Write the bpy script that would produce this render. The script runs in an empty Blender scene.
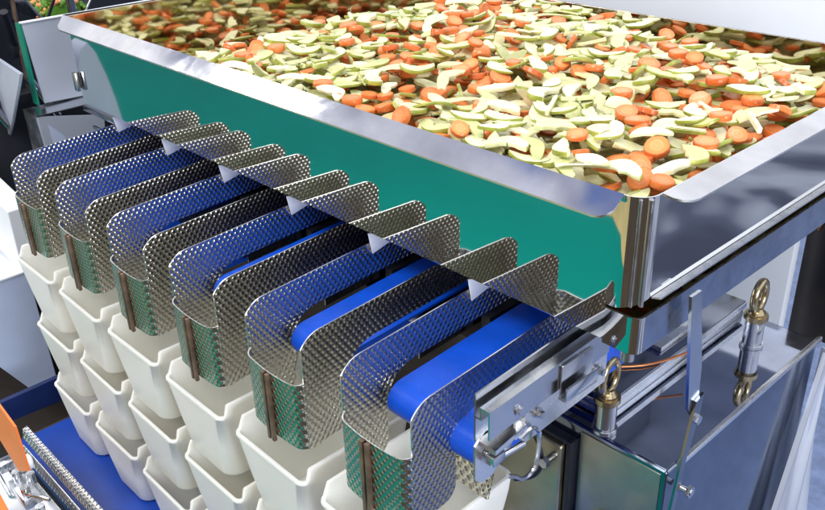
import bpy, bmesh, math, random
import numpy as np
from mathutils import Vector, Matrix
random.seed(7); RNG = np.random.default_rng(11)
sc = bpy.context.scene
COL = sc.collection
PI = math.pi

# ------------------------------------------------------------------ materials
def new_mat(name):
    m = bpy.data.materials.new(name); m.use_nodes = True
    nt = m.node_tree; b = nt.nodes['Principled BSDF']
    return m, nt, b
def N(nt, t, **kw):
    n = nt.nodes.new(t)
    for k, v in kw.items():
        if k.startswith('i_'): n.inputs[k[2:].replace('_', ' ')].default_value = v
        else: setattr(n, k, v)
    return n
def math_node(nt, op, a, b=None, c=None):
    n = nt.nodes.new('ShaderNodeMath'); n.operation = op
    for i, v in enumerate((a, b, c)):
        if v is None: continue
        if isinstance(v, (int, float)): n.inputs[i].default_value = v
        else: nt.links.new(v, n.inputs[i])
    return n.outputs[0]
def ramp(nt, fac, stops):
    r = nt.nodes.new('ShaderNodeValToRGB'); nt.links.new(fac, r.inputs[0])
    e = r.color_ramp.elements
    while len(e) < len(stops): e.new(0.5)
    for k, (p, c) in enumerate(stops):
        e[k].position = p; e[k].color = (c[0], c[1], c[2], 1)
    return r.outputs[0]
def noise(nt, scale, detail=3, rough=.5, vec=None, dist=0):
    n = nt.nodes.new('ShaderNodeTexNoise'); n.inputs['Scale'].default_value = scale
    n.inputs['Detail'].default_value = detail; n.inputs['Roughness'].default_value = rough
    n.inputs['Distortion'].default_value = dist
    if vec is None:
        tc = nt.nodes.new('ShaderNodeTexCoord'); vec = tc.outputs['Object']
    nt.links.new(vec, n.inputs['Vector']); return n.outputs['Fac']
def bump(nt, b, h, dist, strength=1.0):
    n = nt.nodes.new('ShaderNodeBump'); n.inputs['Distance'].default_value = dist
    n.inputs['Strength'].default_value = strength
    nt.links.new(h, n.inputs['Height']); nt.links.new(n.outputs[0], b.inputs['Normal'])

def steel(name, col=(.78, .79, .80), rough=(.05, .16), wave=.0015, wscale=5, smear=18, dark=.85):
    """mirror polished stainless sheet: smears of wiping, slight waviness"""
    m, nt, b = new_mat(name)
    b.inputs['Metallic'].default_value = 1
    n1 = noise(nt, smear, 5, .65, dist=.6)
    r = ramp(nt, n1, [(.3, (rough[0],)*3), (.75, (rough[1],)*3)])
    nt.links.new(r, b.inputs['Roughness'])
    c = ramp(nt, noise(nt, smear*.6, 4, .6), [(.3, tuple(x*dark for x in col)), (.7, col)])
    nt.links.new(c, b.inputs['Base Color'])
    if wave: bump(nt, b, noise(nt, wscale, 1, .4), wave, 1)
    return m
M = {}
M['mirror'] = steel('polished_steel', (.80, .81, .80), (.012, .05), .0012, 3, 5, .84)
M['lip'] = steel('lip_steel', (.80, .80, .84), (.02, .16), .006, 6, 22, .72)
M['steel'] = steel('satin_steel', (.66, .68, .72), (.12, .32), .001, 12, 30)
M['dark_steel'] = steel('dark_polished_steel', (.30, .32, .38), (.05, .22), .002, 5, 14)
M['bright'] = steel('bright_edge_steel', (.9, .9, .9), (.2, .35), 0, 8, 40, .92)
M['frame'] = steel('spattered_frame_steel', (.50, .56, .68), (.10, .3), .001, 8, 60, .7)
M['inner'] = steel('hopper_inner_steel', (.76, .70, .58), (.03, .09), .002, 4, 12, .85)
M['brass'] = steel('yellow_zinc_steel', (.62, .50, .30), (.18, .34), .001, 30, 40, .6)
M['topsteel'] = steel('blue_polished_top', (.50, .54, .66), (.02, .10), .001, 5, 26, .7)
M['cab'] = steel('blue_reflecting_steel', (.26, .30, .38), (.06, .2), .002, 5, 30, .75)
M['tansteel'] = steel('tan_reflection_steel', (.60, .56, .38), (.28, .5), .004, 9, 14, .6)  # tan reflection on cabinet front and door put into the steel colour
M['rust_wire'] = steel('copper_wire', (.7, .25, .1), (.3, .5), 0)

def dimple_mat(name, col=(.72, .71, .66), p=.0080, rough=.13, dist=.0018):
    m, nt, b = new_mat(name)
    b.inputs['Metallic'].default_value = 1; b.inputs['Roughness'].default_value = rough
    uv = nt.nodes.new('ShaderNodeUVMap'); uv.uv_map = 'UVMap'
    sp = nt.nodes.new('ShaderNodeSeparateXYZ'); nt.links.new(uv.outputs[0], sp.inputs[0])
    u = math_node(nt, 'DIVIDE', sp.outputs[0], p); v = math_node(nt, 'DIVIDE', sp.outputs[1], p*1.45)
    def d2(off):
        a = math_node(nt, 'SUBTRACT', math_node(nt, 'FRACT', math_node(nt, 'ADD', u, off)), .5)
        c = math_node(nt, 'SUBTRACT', math_node(nt, 'FRACT', math_node(nt, 'ADD', v, off)), .5)
        c = math_node(nt, 'MULTIPLY', c, 1.25)
        return math_node(nt, 'ADD', math_node(nt, 'MULTIPLY', a, a), math_node(nt, 'MULTIPLY', c, c))
    d = math_node(nt, 'MINIMUM', d2(100.0), d2(100.5))
    h = math_node(nt, 'EXPONENT', math_node(nt, 'MULTIPLY', d, -12.0))
    bump(nt, b, h, dist, 1)
    nn = noise(nt, 25, 3)
    c = ramp(nt, nn, [(.3, tuple(x*.85 for x in col)), (.7, col)])
    nt.links.new(c, b.inputs['Base Color'])
    return m
M['dimple'] = dimple_mat('dimpled_steel', (.58, .555, .49), .0072, .25, .00095)
M['dimple_big'] = dimple_mat('dimpled_deflector_steel', (.75, .74, .68), .0095, .17, .0017)

def plain(name, col, rough=.5, metal=0, var=.12, vs=20, bumpd=0, coat=0, spec=.5, sss=0, trans=0):
    m, nt, b = new_mat(name)
    b.inputs['Metallic'].default_value = metal; b.inputs['Roughness'].default_value = rough
    b.inputs['Specular IOR Level'].default_value = spec
    nn = noise(nt, vs, 4, .6)
    nt.links.new(ramp(nt, nn, [(.3, tuple(x*(1-var) for x in col)), (.7, tuple(min(1, x*(1+var*.5)) for x in col))]), b.inputs['Base Color'])
    if bumpd: bump(nt, b, noise(nt, vs*4, 4), bumpd, 1)
    if coat: b.inputs['Coat Weight'].default_value = coat
    if sss:
        b.inputs['Subsurface Weight'].default_value = sss; b.inputs['Subsurface Scale'].default_value = .025
        b.inputs['Subsurface Radius'].default_value = (1, .9, .7)
    if trans: b.inputs['Transmission Weight'].default_value = trans
    return m
M['belt'] = plain('blue_belt_rubber', (.004, .085, .66), .3, var=.22, vs=18, spec=.4, bumpd=.0006)
M['belt_low'] = plain('blue_belt_surface', (.005, .05, .36), .38, var=.25, vs=9, spec=.4)
M['bin'] = plain('white_polypropylene', (.92, .905, .80), .32, var=.03, vs=12, sss=.7)
M['white'] = plain('white_painted_metal', (.82, .86, .93), .45, var=.05, vs=5)
M['whiteblue'] = plain('pale_blue_painted_metal', (.50, .58, .80), .4, var=.12, vs=7)
M['greyface'] = plain('pale_grey_brushed_metal', (.48, .53, .64), .4, metal=.3, var=.08, vs=5)
M['black'] = plain('black_rubber', (.012, .014, .022), .4, var=.3)
M['darkblue'] = plain('dark_blue_paint', (.008, .02, .10), .35, var=.3)
M['brownblack'] = plain('grimy_machine_cover', (.035, .028, .024), .35, var=.5, vs=8)
M['orange'] = plain('orange_plastic', (.85, .22, .04), .4, var=.1)
M['seam'] = plain('brown_reflection_seam', (.20, .13, .09), .33, metal=.5, var=.5, vs=60)  # brown reflection on the seam strips put into their colour
M['floor_blue'] = plain('speckled_blue_grey_resin_floor', (.20, .27, .46), .35, var=.35, vs=22)
M['reflect_navy'], _nt, _b = new_mat('dark_navy_reflect_sheet'); _b.inputs['Roughness'].default_value = .4
_nt.links.new(ramp(_nt, noise(_nt, .9, 2, .5, dist=1.2), [(.34, (.015, .025, .07)), (.44, (.06, .08, .15)), (.50, (.26, .29, .38)), (.62, (.42, .46, .56))]), _b.inputs['Base Color'])  # pale patches painted in for the hopper side to reflect
M['floor_green'] = plain('green_resin_floor', (.0, .23, .185), .6, var=.08, vs=1.5, spec=.05)
M['reflect_brown'] = plain('brown_reflect_sheet', (.075, .055, .035), .6, var=.3, vs=3, spec=.1)
M['floor_tan'] = plain('tan_floor', (.52, .42, .16), .5, var=.2, vs=3)
M['film'] = plain('clear_plastic_film', (.80, .84, .95), .25, trans=.6, var=.05)
M['tape'] = plain('green_reflection_paint', (.0, .18, .12), .4)  # green reflection along the neighbouring hopper's edge, painted as colour

# food
def food_flesh():
    m, nt, b = new_mat('pale_green_flesh')
    b.inputs['Roughness'].default_value = .25
    oi = nt.nodes.new('ShaderNodeObjectInfo')
    g = nt.nodes.new('ShaderNodeNewGeometry')
    n1 = noise(nt, 90, 3)
    base = ramp(nt, n1, [(.25, (.84, .81, .56)), (.7, (.92, .90, .72))])
    mix = nt.nodes.new('ShaderNodeMixRGB'); mix.blend_type = 'MULTIPLY'; mix.inputs[0].default_value = 1
    tint = ramp(nt, g.outputs['Random Per Island'], [(0, (.74, .78, .55)), (.4, (.95, .97, .88)), (.8, (1, 1, 1)), (1, (.88, .80, .62))])
    nt.links.new(base, mix.inputs[1]); nt.links.new(tint, mix.inputs[2])
    mix2 = nt.nodes.new('ShaderNodeMixRGB'); mix2.blend_type = 'MULTIPLY'; mix2.inputs[0].default_value = 1
    t2 = ramp(nt, oi.outputs['Random'], [(0, (.78, .82, .58)), (.35, (.95, .98, .85)), (.8, (1, 1, 1)), (1, (.9, .82, .62))])
    nt.links.new(mix.outputs[0], mix2.inputs[1]); nt.links.new(t2, mix2.inputs[2])
    nt.links.new(mix2.outputs[0], b.inputs['Base Color'])
    b.inputs['Subsurface Weight'].default_value = .15; b.inputs['Subsurface Scale'].default_value = .004
    bump(nt, b, noise(nt, 220, 3), .0006, 1)
    return m
M['flesh'] = food_flesh()
def skin_mat():
    m, nt, b = new_mat('green_peel')
    b.inputs['Roughness'].default_value = .28
    nt.links.new(ramp(nt, noise(nt, 70, 3), [(.3, (.20, .24, .02)), (.7, (.46, .47, .10))]), b.inputs['Base Color'])
    return m
M['skin'] = skin_mat()
def carrot_mat():
    m, nt, b = new_mat('carrot_orange')
    b.inputs['Roughness'].default_value = .26
    uv = nt.nodes.new('ShaderNodeUVMap'); uv.uv_map = 'UVMap'
    sp = nt.nodes.new('ShaderNodeSeparateXYZ'); nt.links.new(uv.outputs[0], sp.inputs[0])
    g = nt.nodes.new('ShaderNodeNewGeometry'); oi = nt.nodes.new('ShaderNodeObjectInfo')
    core = ramp(nt, math_node(nt, 'ADD', sp.outputs[0], math_node(nt, 'MULTIPLY', math_node(nt, 'SUBTRACT', noise(nt, 160, 3), .5), .25)),
                [(.0, (.90, .38, .15)), (.38, (.88, .34, .12)), (.46, (.93, .42, .17)), (.54, (.87, .31, .10)), (.9, (.84, .27, .08)), (1, (.72, .19, .045))])
    mix = nt.nodes.new('ShaderNodeMixRGB'); mix.blend_type = 'MULTIPLY'; mix.inputs[0].default_value = 1
    r = math_node(nt, 'FRACT', math_node(nt, 'ADD', g.outputs['Random Per Island'], oi.outputs['Random']))
    nt.links.new(core, mix.inputs[1]); nt.links.new(ramp(nt, r, [(0, (.80, .68, .6)), (.5, (1, .95, .95)), (1, (1, 1.0, 1.0))]), mix.inputs[2])
    nt.links.new(mix.outputs[0], b.inputs['Base Color'])
    b.inputs['Subsurface Weight'].default_value = .1; b.inputs['Subsurface Scale'].default_value = .004
    bump(nt, b, noise(nt, 180, 3), .0006, 1)
    return m
M['carrot'] = carrot_mat()
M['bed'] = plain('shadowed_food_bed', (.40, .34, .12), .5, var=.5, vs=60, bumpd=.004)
M['veg_green'] = plain('green_vegetable', (.10, .26, .02), .35, var=.4, vs=60)

# ------------------------------------------------------------------ mesh helpers
def link(name, bm, mats, parent=None, sharp=35, loc=None):
    me = bpy.data.meshes.new(name)
    bm.normal_update(); bm.to_mesh(me); bm.free()
    if not isinstance(mats, (list, tuple)): mats = [mats]
    for m in mats: me.materials.append(m)
    for p in me.polygons: p.use_smooth = True
    me.set_sharp_from_angle(angle=math.radians(sharp))
    o = bpy.data.objects.new(name, me); COL.objects.link(o)
    if parent: o.parent = parent
    if loc: o.location = loc
    return o
def tag(o, label=None, cat=None, group=None, kind=None):
    if label: o['label'] = label
    if cat: o['category'] = cat
    if group: o['group'] = group
    if kind: o['kind'] = kind
    return o
def empty(name, loc, label, cat, group=None):
    o = bpy.data.objects.new(name, None); COL.objects.link(o); o.location = loc
    o.empty_display_size = .02
    return tag(o, label, cat, group)
def box(bm, x0, x1, y0, y1, z0, z1, bev=0, mi=0, seg=2):
    t = bmesh.new()
    r = bmesh.ops.create_cube(t, size=1)
    for v in t.verts:
        v.co = Vector((x0+(v.co.x+.5)*(x1-x0), y0+(v.co.y+.5)*(y1-y0), z0+(v.co.z+.5)*(z1-z0)))
    if bev: bmesh.ops.bevel(t, geom=list(t.edges), offset=bev, segments=seg, affect='EDGES', profile=.6)
    merge(bm, t, mi); return bm
def merge(bm, t, mi=0, mat=None):
    if mat is not None: bmesh.ops.transform(t, matrix=mat, verts=t.verts)
    uv = bm.loops.layers.uv.get('UVMap') or bm.loops.layers.uv.new('UVMap')
    uvt = t.loops.layers.uv.get('UVMap')
    mp = {}
    for v in t.verts: mp[v] = bm.verts.new(v.co)
    for f in t.faces:
        try: nf = bm.faces.new([mp[v] for v in f.verts])
        except ValueError: continue
        nf.material_index = f.material_index or mi
        if uvt:
            for a, b in zip(nf.loops, f.loops): a[uv].uv = b[uvt].uv
    t.free()
def cyl(bm, a, b, r, r2=None, seg=20, mi=0, bev=0):
    a, b = Vector(a), Vector(b); r2 = r if r2 is None else r2
    t = bmesh.new()
    bmesh.ops.create_cone(t, cap_ends=True, segments=seg, radius1=r, radius2=r2, depth=(b-a).length)
    if bev:
        es = [e for e in t.edges if any(len(f.verts) > 4 for f in e.link_faces)]
        bmesh.ops.bevel(t, geom=es, offset=bev, segments=2, affect='EDGES')
    q = Vector((0, 0, 1)).rotation_difference((b-a).normalized()).to_matrix().to_4x4()
    merge(bm, t, mi, Matrix.Translation((a+b)/2) @ q)
def hexnut(bm, a, b, r, mi=0): cyl(bm, a, b, r, seg=6, mi=mi)
def prism(bm, pts, axis, a0, a1, bev=0, mi=0):
    """polygon in the plane normal to axis, extruded a0..a1. pts are the two other coordinates in xyz order"""
    t = bmesh.new()
    def P(p, a):
        return {'x': (a, p[0], p[1]), 'y': (p[0], a, p[1]), 'z': (p[0], p[1], a)}[axis]
    v0 = [t.verts.new(P(p, a0)) for p in pts]; v1 = [t.verts.new(P(p, a1)) for p in pts]
    n = len(pts)
    t.faces.new(v0); t.faces.new(v1[::-1])
    for i in range(n): t.faces.new([v0[(i+1) % n], v0[i], v1[i], v1[(i+1) % n]])
    bmesh.ops.recalc_face_normals(t, faces=t.faces)
    if bev: bmesh.ops.bevel(t, geom=list(t.edges), offset=bev, segments=2, affect='EDGES')
    merge(bm, t, mi)
def tube(bm, pts, r, seg=10, closed=False, mi=0):
    pts = [Vector(p) for p in pts]; n = len(pts); rings = []
    up = None
    for i, p in enumerate(pts):
        if closed: d = pts[(i+1) % n]-pts[i-1]
        else: d = pts[min(i+1, n-1)]-pts[max(i-1, 0)]
        d.normalize()
        if up is None: up = d.orthogonal().normalized()
        up = (up-d*up.dot(d)).normalized(); s = d.cross(up)
        rings.append([bm.verts.new(p+(up*math.cos(2*PI*k/seg)+s*math.sin(2*PI*k/seg))*r) for k in range(seg)])
    for i in range(n if closed else n-1):
        A, B = rings[i], rings[(i+1) % n]
        sh = 0
        if closed and i == n-1:
            sh = min(range(seg), key=lambda s: (A[0].co-B[s].co).length)
        for k in range(seg):
            f = bm.faces.new([A[k], A[(k+1) % seg], B[(k+1+sh) % seg], B[(k+sh) % seg]]); f.material_index = mi
    if not closed:
        bm.faces.new(rings[0][::-1]); bm.faces.new(rings[-1])
def smooth_path(pts, n=8):
    pts = [Vector(p) for p in pts]; out = []
    for i in range(len(pts)-1):
        p0 = pts[max(i-1, 0)]; p1 = pts[i]; p2 = pts[i+1]; p3 = pts[min(i+2, len(pts)-1)]
        for k in range(n):
            t = k/n
            out.append(.5*((2*p1)+(p2-p0)*t+(2*p0-5*p1+4*p2-p3)*t*t+(3*p1-p0-3*p2+p3)*t**3))
    out.append(pts[-1]); return out
def sheet(cols, th, rows=6, closed_rows=None, mi_face=0, mi_rim=1):
    """upright thick sheet. cols: list of (x,y,s,zb,zt). UV = (s,z)"""
    bm = bmesh.new(); uv = bm.loops.layers.uv.new('UVMap')
    n = len(cols); F = []; B = []
    for i, (x, y, s, zb, zt) in enumerate(cols):
        a = cols[max(i-1, 0)]; b = cols[min(i+1, n-1)]
        t = Vector((b[0]-a[0], b[1]-a[1])); t.normalize(); nx, ny = -t.y, t.x
        F.append([bm.verts.new((x, y, zb+(zt-zb)*k/rows)) for k in range(rows+1)])
        B.append([bm.verts.new((x+nx*th, y+ny*th, zb+(zt-zb)*k/rows)) for k in range(rows+1)])
    def q(vs, uvs, mi):
        try: f = bm.faces.new(vs)
        except ValueError: return
        f.material_index = mi
        for l, u in zip(f.loops, uvs): l[uv].uv = u
    for i in range(n-1):
        s0, s1 = cols[i][2], cols[i+1][2]
        for k in range(rows):
            a, b, c, d = F[i][k], F[i+1][k], F[i+1][k+1], F[i][k+1]
            q([a, b, c, d], [(s0, a.co.z), (s1, b.co.z), (s1, c.co.z), (s0, d.co.z)], mi_face)
            a, b, c, d = B[i][k], B[i][k+1], B[i+1][k+1], B[i+1][k]
            q([a, b, c, d], [(s0, a.co.z), (s0, b.co.z), (s1, c.co.z), (s1, d.co.z)], mi_face)
        q([F[i][rows], F[i+1][rows], B[i+1][rows], B[i][rows]], [(0, 0)]*4, mi_rim)
        q([F[i][0], B[i][0], B[i+1][0], F[i+1][0]], [(0, 0)]*4, mi_rim)
    for i, fl in ((0, 1), (n-1, 0)):
        for k in range(rows):
            vs = [F[i][k], F[i][k+1], B[i][k+1], B[i][k]]
            q(vs if fl else vs[::-1], [(0, 0)]*4, mi_rim)
    bmesh.ops.recalc_face_normals(bm, faces=bm.faces)
    return bm

# ------------------------------------------------------------------ the setting
def ground(name, x0, x1, y0, y1, z, m, label=None):
    bm = bmesh.new()
    bm.faces.new([bm.verts.new(c) for c in ((x0, y0, z), (x1, y0, z), (x1, y1, z), (x0, y1, z))])
    o = link(name, bm, m); o['kind'] = 'structure'; return o
ground('floor', -30, 30, -30, 30, -1.108, M['floor_blue'])
ground('dark_reflect_sheet', 2.45, 12, -8, 12, -1.104, M['reflect_navy'])  # unseen dark sheet added to darken the reflection in the hopper side
ground('green_floor', -12, 1.2, -2.95, -.95, -1.104, M['floor_green'])
ground('brown_reflect_sheet', 1.203, 7, -6, -.95, -1.100, M['reflect_brown'])  # unseen brown sheet added to darken the mirrored guards
ground('tan_floor', -12, 6, -9, -2.954, -1.104, M['floor_tan'])

# ------------------------------------------------------------------ hopper
FY = -.50; BY = .053; LX = .338; RX = 1.357; TOP = .252
hop = empty('feed_hopper', (.85, -.22, .117), 'large mirror-polished steel hopper heaped with carrot and green fruit slices', 'hopper')
def hp(name, bm, mats, **k):
    o = link(name, bm, mats, hop, **k); o.matrix_parent_inverse = Matrix.Translation(hop.location).inverted(); return o
R = .020
cols = []; s = 0
# front from left to the notch, then round the corner and back along the right side
def add(x, y, zb, zt=TOP):
    global s
    if cols: s += math.hypot(x-cols[-1][0], y-cols[-1][1])
    cols.append((x, y, s, zb, zt))
for k in range(21): add(LX+(1.328-LX)*k/20, FY, .1165)
add(1.3281, FY, .151); add(RX-R, FY, .151)
for k in range(1, 9):
    a = PI/2*k/8; add(RX-R+R*math.sin(a), FY+R-R*math.cos(a), .151+.009*k/8)
for k in range(1, 11): add(RX, FY+R+(BY-FY-R)*k/10, .160)
hp('front_and_side_shell', sheet(cols, .0015, 4), [M['mirror'], M['bright']])
cols = []; s = 0
for k in range(6): add(LX, BY-(BY-FY-.002)*k/5, .1165)
hp('left_panel', sheet(cols, .0015, 2), [M['inner'], M['bright']])
cols = []; s = 0
for k in range(9): add(RX-.002-(RX-.002-LX-.002)*k/8, BY, .13)
hp('back_panel', sheet(cols, .0015, 2), [M['inner'], M['bright']])
# bright inner liner on front/right is the shell's own back; hopper floor
bm = bmesh.new(); box(bm, LX+.003, RX-.004, FY+.004, BY-.004, .1185, .1215); hp('hopper_floor', bm, M['inner'])
# lips: folded strips sloping outwards
def strip(poly_top, th=.0018):
    """thin slab from a top polygon (list of xyz) thickened downwards"""
    bm = bmesh.new(); v = [bm.verts.new(p) for p in poly_top]; w = [bm.verts.new((p[0], p[1], p[2]-th)) for p in poly_top]
    n = len(v); bm.faces.new(v); bm.faces.new(w[::-1])
    for i in range(n):
        f = bm.faces.new([v[i], w[i], w[(i+1) % n], v[(i+1) % n]]); f.material_index = 1
    bmesh.ops.recalc_face_normals(bm, faces=bm.faces); return bm
def round_end(p0, p1, q0, q1, n=7, which=1, r=.6):
    return []
yl = FY-.021; zl = TOP-.0145
P = [(LX-.012, FY-.0005, TOP+.001), (LX+.001, yl+.004, zl+.003), (LX+.014, yl, zl)]
P += [(1.322, yl, zl), (1.329, yl+.0012, zl+.0008), (1.3335, yl+.004, zl+.003), (1.3365, yl+.009, zl+.0062), (RX-R, FY-.0005, TOP+.001)]
P = P[::-1]
o = hp('front_lip', strip(P), [M['lip'], M['bright']])
xr = RX+.021; zr = TOP-.004
P = [(RX+.0005, FY+R+.001, TOP+.001), (RX+.009, FY+R+.0025, TOP-.001), (RX+.015, FY+R+.007, TOP-.0025), (RX+.0195, FY+R+.014, zr+.0005), (xr, FY+R+.022, zr), (xr, BY+.02, zr), (RX+.0005, BY, TOP+.001)]
hp('right_lip', strip(P), [M['lip'], M['bright']])
P = [(LX-.012, FY-.0005, TOP+.001), (LX+.0008, FY, TOP+.001), (LX+.0008, BY, TOP+.001), (LX-.012, BY+.01, TOP-.004)]
hp('left_lip', strip(P[::-1]), [M['lip'], M['bright']])
P = [(LX-.012, BY+.0145, TOP-.003), (LX, BY-.0005, TOP+.001), (RX, BY-.0005, TOP+.001), (RX+.02, BY+.0145, TOP-.003)]
hp('back_lip', strip(P), [M['lip'], M['bright']])
# weld ridge at the corner and small hook at the left end
bm = bmesh.new()
for a, w in ((38, .0016), (62, .0022)):
    t = math.radians(a)
    cx, cy = RX-R+(R+.0006)*math.sin(t), FY+R-(R+.0006)*math.cos(t)
    cyl(bm, (cx, cy, .155), (cx, cy, TOP-.002), w, seg=10)
hp('corner_weld', bm, M['steel'])
bm = bmesh.new(); box(bm, LX-.006, LX+.006, FY-.008, FY-.003, .137, .166, .001)
box(bm, LX-.0065, LX-.0045, FY-.003, FY+.012, .139, .164); hp('hook_plate', bm, M['steel'])
# small folded flange at bottom of the right side
P = [(RX+.006, FY+R+.008, .1585), (RX+.006, BY, .1585), (RX+.0005, BY, .1600), (RX+.0005, FY+R+.002, .1600)]
hp('bottom_flange', strip(P, .0016), [M['bright'], M['bright']])

# angle frame under the hopper
fr = empty('support_frame', (1.362, -.22, .113), 'spattered steel channel frame running under the right side of the big hopper', 'frame')
def fp(name, bm, mats, **k):
    o = link(name, bm, mats, fr, **k); o.matrix_parent_inverse = Matrix.Translation(fr.location).inverted(); return o
cols = []; s = 0
add(1.3285, FY-.001, .1135, .148); add(1.353, FY-.001, .1135, .148)
for k in range(1, 7):
    a = PI/2*k/6; add(1.353+.009*math.sin(a), FY+.008-.009*math.cos(a), .1135, .148)
fp('channel_end', sheet(cols, .0025, 3), [M['mirror'], M['bright']])
cols = []; s = 0
for k in range(0, 13): add(1.362, FY+.0085+(BY+.1-FY)*k/12, .1135, .148)
fp('channel_web', sheet(cols, .0025, 3), [M['frame'], M['bright']])
bm = bmesh.new(); box(bm, 1.345, 1.3592, FY+.01, BY+.1, .1137, .116); box(bm, 1.30, 1.345, FY+.01, FY+.03, .1137, .116)
fp('channel_bottom', bm, M['dark_steel'])
bm = bmesh.new(); box(bm, 1.06, 1.30, FY+.22, BY-.01, .100, .112); fp('under_reflector', bm, M['white'])  # white plate added so the cabinet top reflects something bright
bm = bmesh.new(); cyl(bm, (1.351, -.495, .104), (1.351, -.495, .113), .006, seg=14); fp('end_plug', bm, M['steel'])

# ------------------------------------------------------------------ heap of food
X0, X1, Y0_, Y1_ = LX+.004, RX-.004, FY+.004, BY-.004
CELL = .004
nx = int((X1-X0)/CELL)+1; ny = int((Y1_-Y0_)/CELL)+1
xs = X0+np.arange(nx)*CELL; ys = Y0_+np.arange(ny)*CELL
XX, YY = np.meshgrid(xs, ys, indexing='ij')
def sstep(a, b, t):
    t = np.clip((t-a)/(b-a), 0, 1); return t*t*(3-2*t)
def target(x, y):
    left = .138+(.241-.138)*sstep(LX+.02, LX+.44, x)        # slumps towards the left end
    v = (y-FY)/(BY-FY)
    front = left+.012*np.exp(-((v-.45)/.28)**2)*sstep(.55, .85, x)
    back = np.clip((v-.72)/.28, 0, 1)
    front = front-back*(.006+.058*sstep(.98, 1.22, x))
    return front+.004*np.sin(x*31+1.2)*np.sin(y*27)
TG = target(XX, YY)
H = np.maximum(TG-.030, .1225)

def slice_mesh(kind, L, W, T, cut, seed):
    """fruit slice: crescent / half moon outline of thickness T with a green peel along the outer arc"""
    rnd = random.Random(seed); bm = bmesh.new(); n = 14
    outer = []; inner = []
    span = {'crescent': 150, 'half': 175, 'thin': 110, 'wide': 200}[kind]
    Rr = L/2/math.sin(math.radians(min(span, 178)/2))
    for k in range(n+1):
        a = math.radians(-span/2+span*k/n)
        w = W*(math.sin(PI*(.06+.88*k/n)))**.6
        wob = 1+.03*math.sin(5*a+seed)
        outer.append((Rr*math.sin(a)*wob, Rr*math.cos(a)*wob))
        ri = Rr-w
        if kind == 'half': ri = max(Rr-w, 0)
        notch = cut*math.exp(-((k/n-.5)/.16)**2)
        ri = ri+notch*W
        inner.append((ri*math.sin(a)*wob, ri*math.cos(a)*wob))
    cx = sum(p[0] for p in outer+inner)/(2*n+2); cy = sum(p[1] for p in outer+inner)/(2*n+2)
    uv = bm.loops.layers.uv.new('UVMap')
    bend = rnd.uniform(-6, 6)
    def V(p, z, ins=0.0):
        x, y = p[0]-cx, p[1]-cy
        zz = z+bend*x*x
        return bm.verts.new((x*(1-ins), y*(1-ins), zz))
    taper = rnd.uniform(.3, 1)
    loops = []
    for z, ins in ((-T/2, .03), (-T*.32, 0), (T*.32, 0), (T/2, .03)):
        loops.append(([V(p, z, ins) for p in outer], [V(p, z*taper, ins) for p in inner]))
    for k in range(n):
        o0, i0 = loops[0]; bm.faces.new([o0[k], i0[k], i0[k+1], o0[k+1]][::-1])
        o3, i3 = loops[3]; bm.faces.new([o3[k], i3[k], i3[k+1], o3[k+1]])
        for j in range(3):
            f = bm.faces.new([loops[j][0][k], loops[j][0][k+1], loops[j+1][0][k+1], loops[j+1][0][k]]); f.material_index = 1
            bm.faces.new([loops[j][1][k], loops[j+1][1][k], loops[j+1][1][k+1], loops[j][1][k+1]])
    for j in range(3):
        bm.faces.new([loops[j][0][0], loops[j+1][0][0], loops[j+1][1][0], loops[j][1][0]])
        bm.faces.new([loops[j][0][n], loops[j][1][n], loops[j+1][1][n], loops[j+1][0][n]])
    bmesh.ops.recalc_face_normals(bm, faces=bm.faces)
    return bm
def stick_mesh(L, W, T, seed):
    bm = bmesh.new(); t = bmesh.new(); bmesh.ops.create_cube(t, size=1)
    rnd = random.Random(seed)
    for v in t.verts: v.co = Vector((v.co.x*L*rnd.uniform(.92, 1.0), v.co.y*W*rnd.uniform(.8, 1), v.co.z*T))
    bmesh.ops.bevel(t, geom=list(t.edges), offset=.0008, segments=2, affect='EDGES')
    for f in t.faces:
        if f.normal.y > .8: f.material_index = 1
    merge(bm, t); return bm
def carrot_mesh(r, T, seed):
    rnd = random.Random(seed); bm = bmesh.new(); uv = bm.loops.layers.uv.new('UVMap'); n = 26
    e = rnd.uniform(.88, 1.0); ph = rnd.uniform(0, 6)
    tilt = rnd.uniform(-.12, .12)
    def ring(f, z): return [bm.verts.new((r*f*math.cos(2*PI*k/n)*(1+.025*math.sin(3*2*PI*k/n+ph)), e*r*f*math.sin(2*PI*k/n)*(1+.02*math.sin(5*2*PI*k/n+ph)), z+tilt*r*f*math.cos(2*PI*k/n)*(1 if z > 0 else 0))) for k in range(n)]
    prof = [(.45, -T/2+.0003), (.93, -T/2), (1, -T*.36), (1, T*.36), (.93, T/2), (.45, T/2-.0003)]
    rr = [ring(f, z) for f, z in prof]
    c0 = bm.verts.new((0, 0, -T/2+.0005)); c1 = bm.verts.new((0, 0, T/2-.0005))
    def setuv(f, us):
        for l, u in zip(f.loops, us): l[uv].uv = (u, 0)
    for j in range(len(rr)-1):
        for k in range(n):
            f = bm.faces.new([rr[j][k], rr[j][(k+1) % n], rr[j+1][(k+1) % n], rr[j+1][k]])
            a, b = prof[j][0], prof[j+1][0]; setuv(f, [a, a, b, b])
    for k in range(n):
        f = bm.faces.new([c0, rr[0][(k+1) % n], rr[0][k]]); setuv(f, [0, .45, .45])
        f = bm.faces.new([c1, rr[-1][k], rr[-1][(k+1) % n]]); setuv(f, [0, .45, .45])
    return bm
def bmesh_to_mesh(bm, name, mats):
    me = bpy.data.meshes.new(name); bm.normal_update(); bm.to_mesh(me); bm.free()
    for m in mats: me.materials.append(m)
    for p in me.polygons: p.use_smooth = True
    me.set_sharp_from_angle(angle=math.radians(40)); return me
FR, CA = [], []
sd = 0
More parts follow.
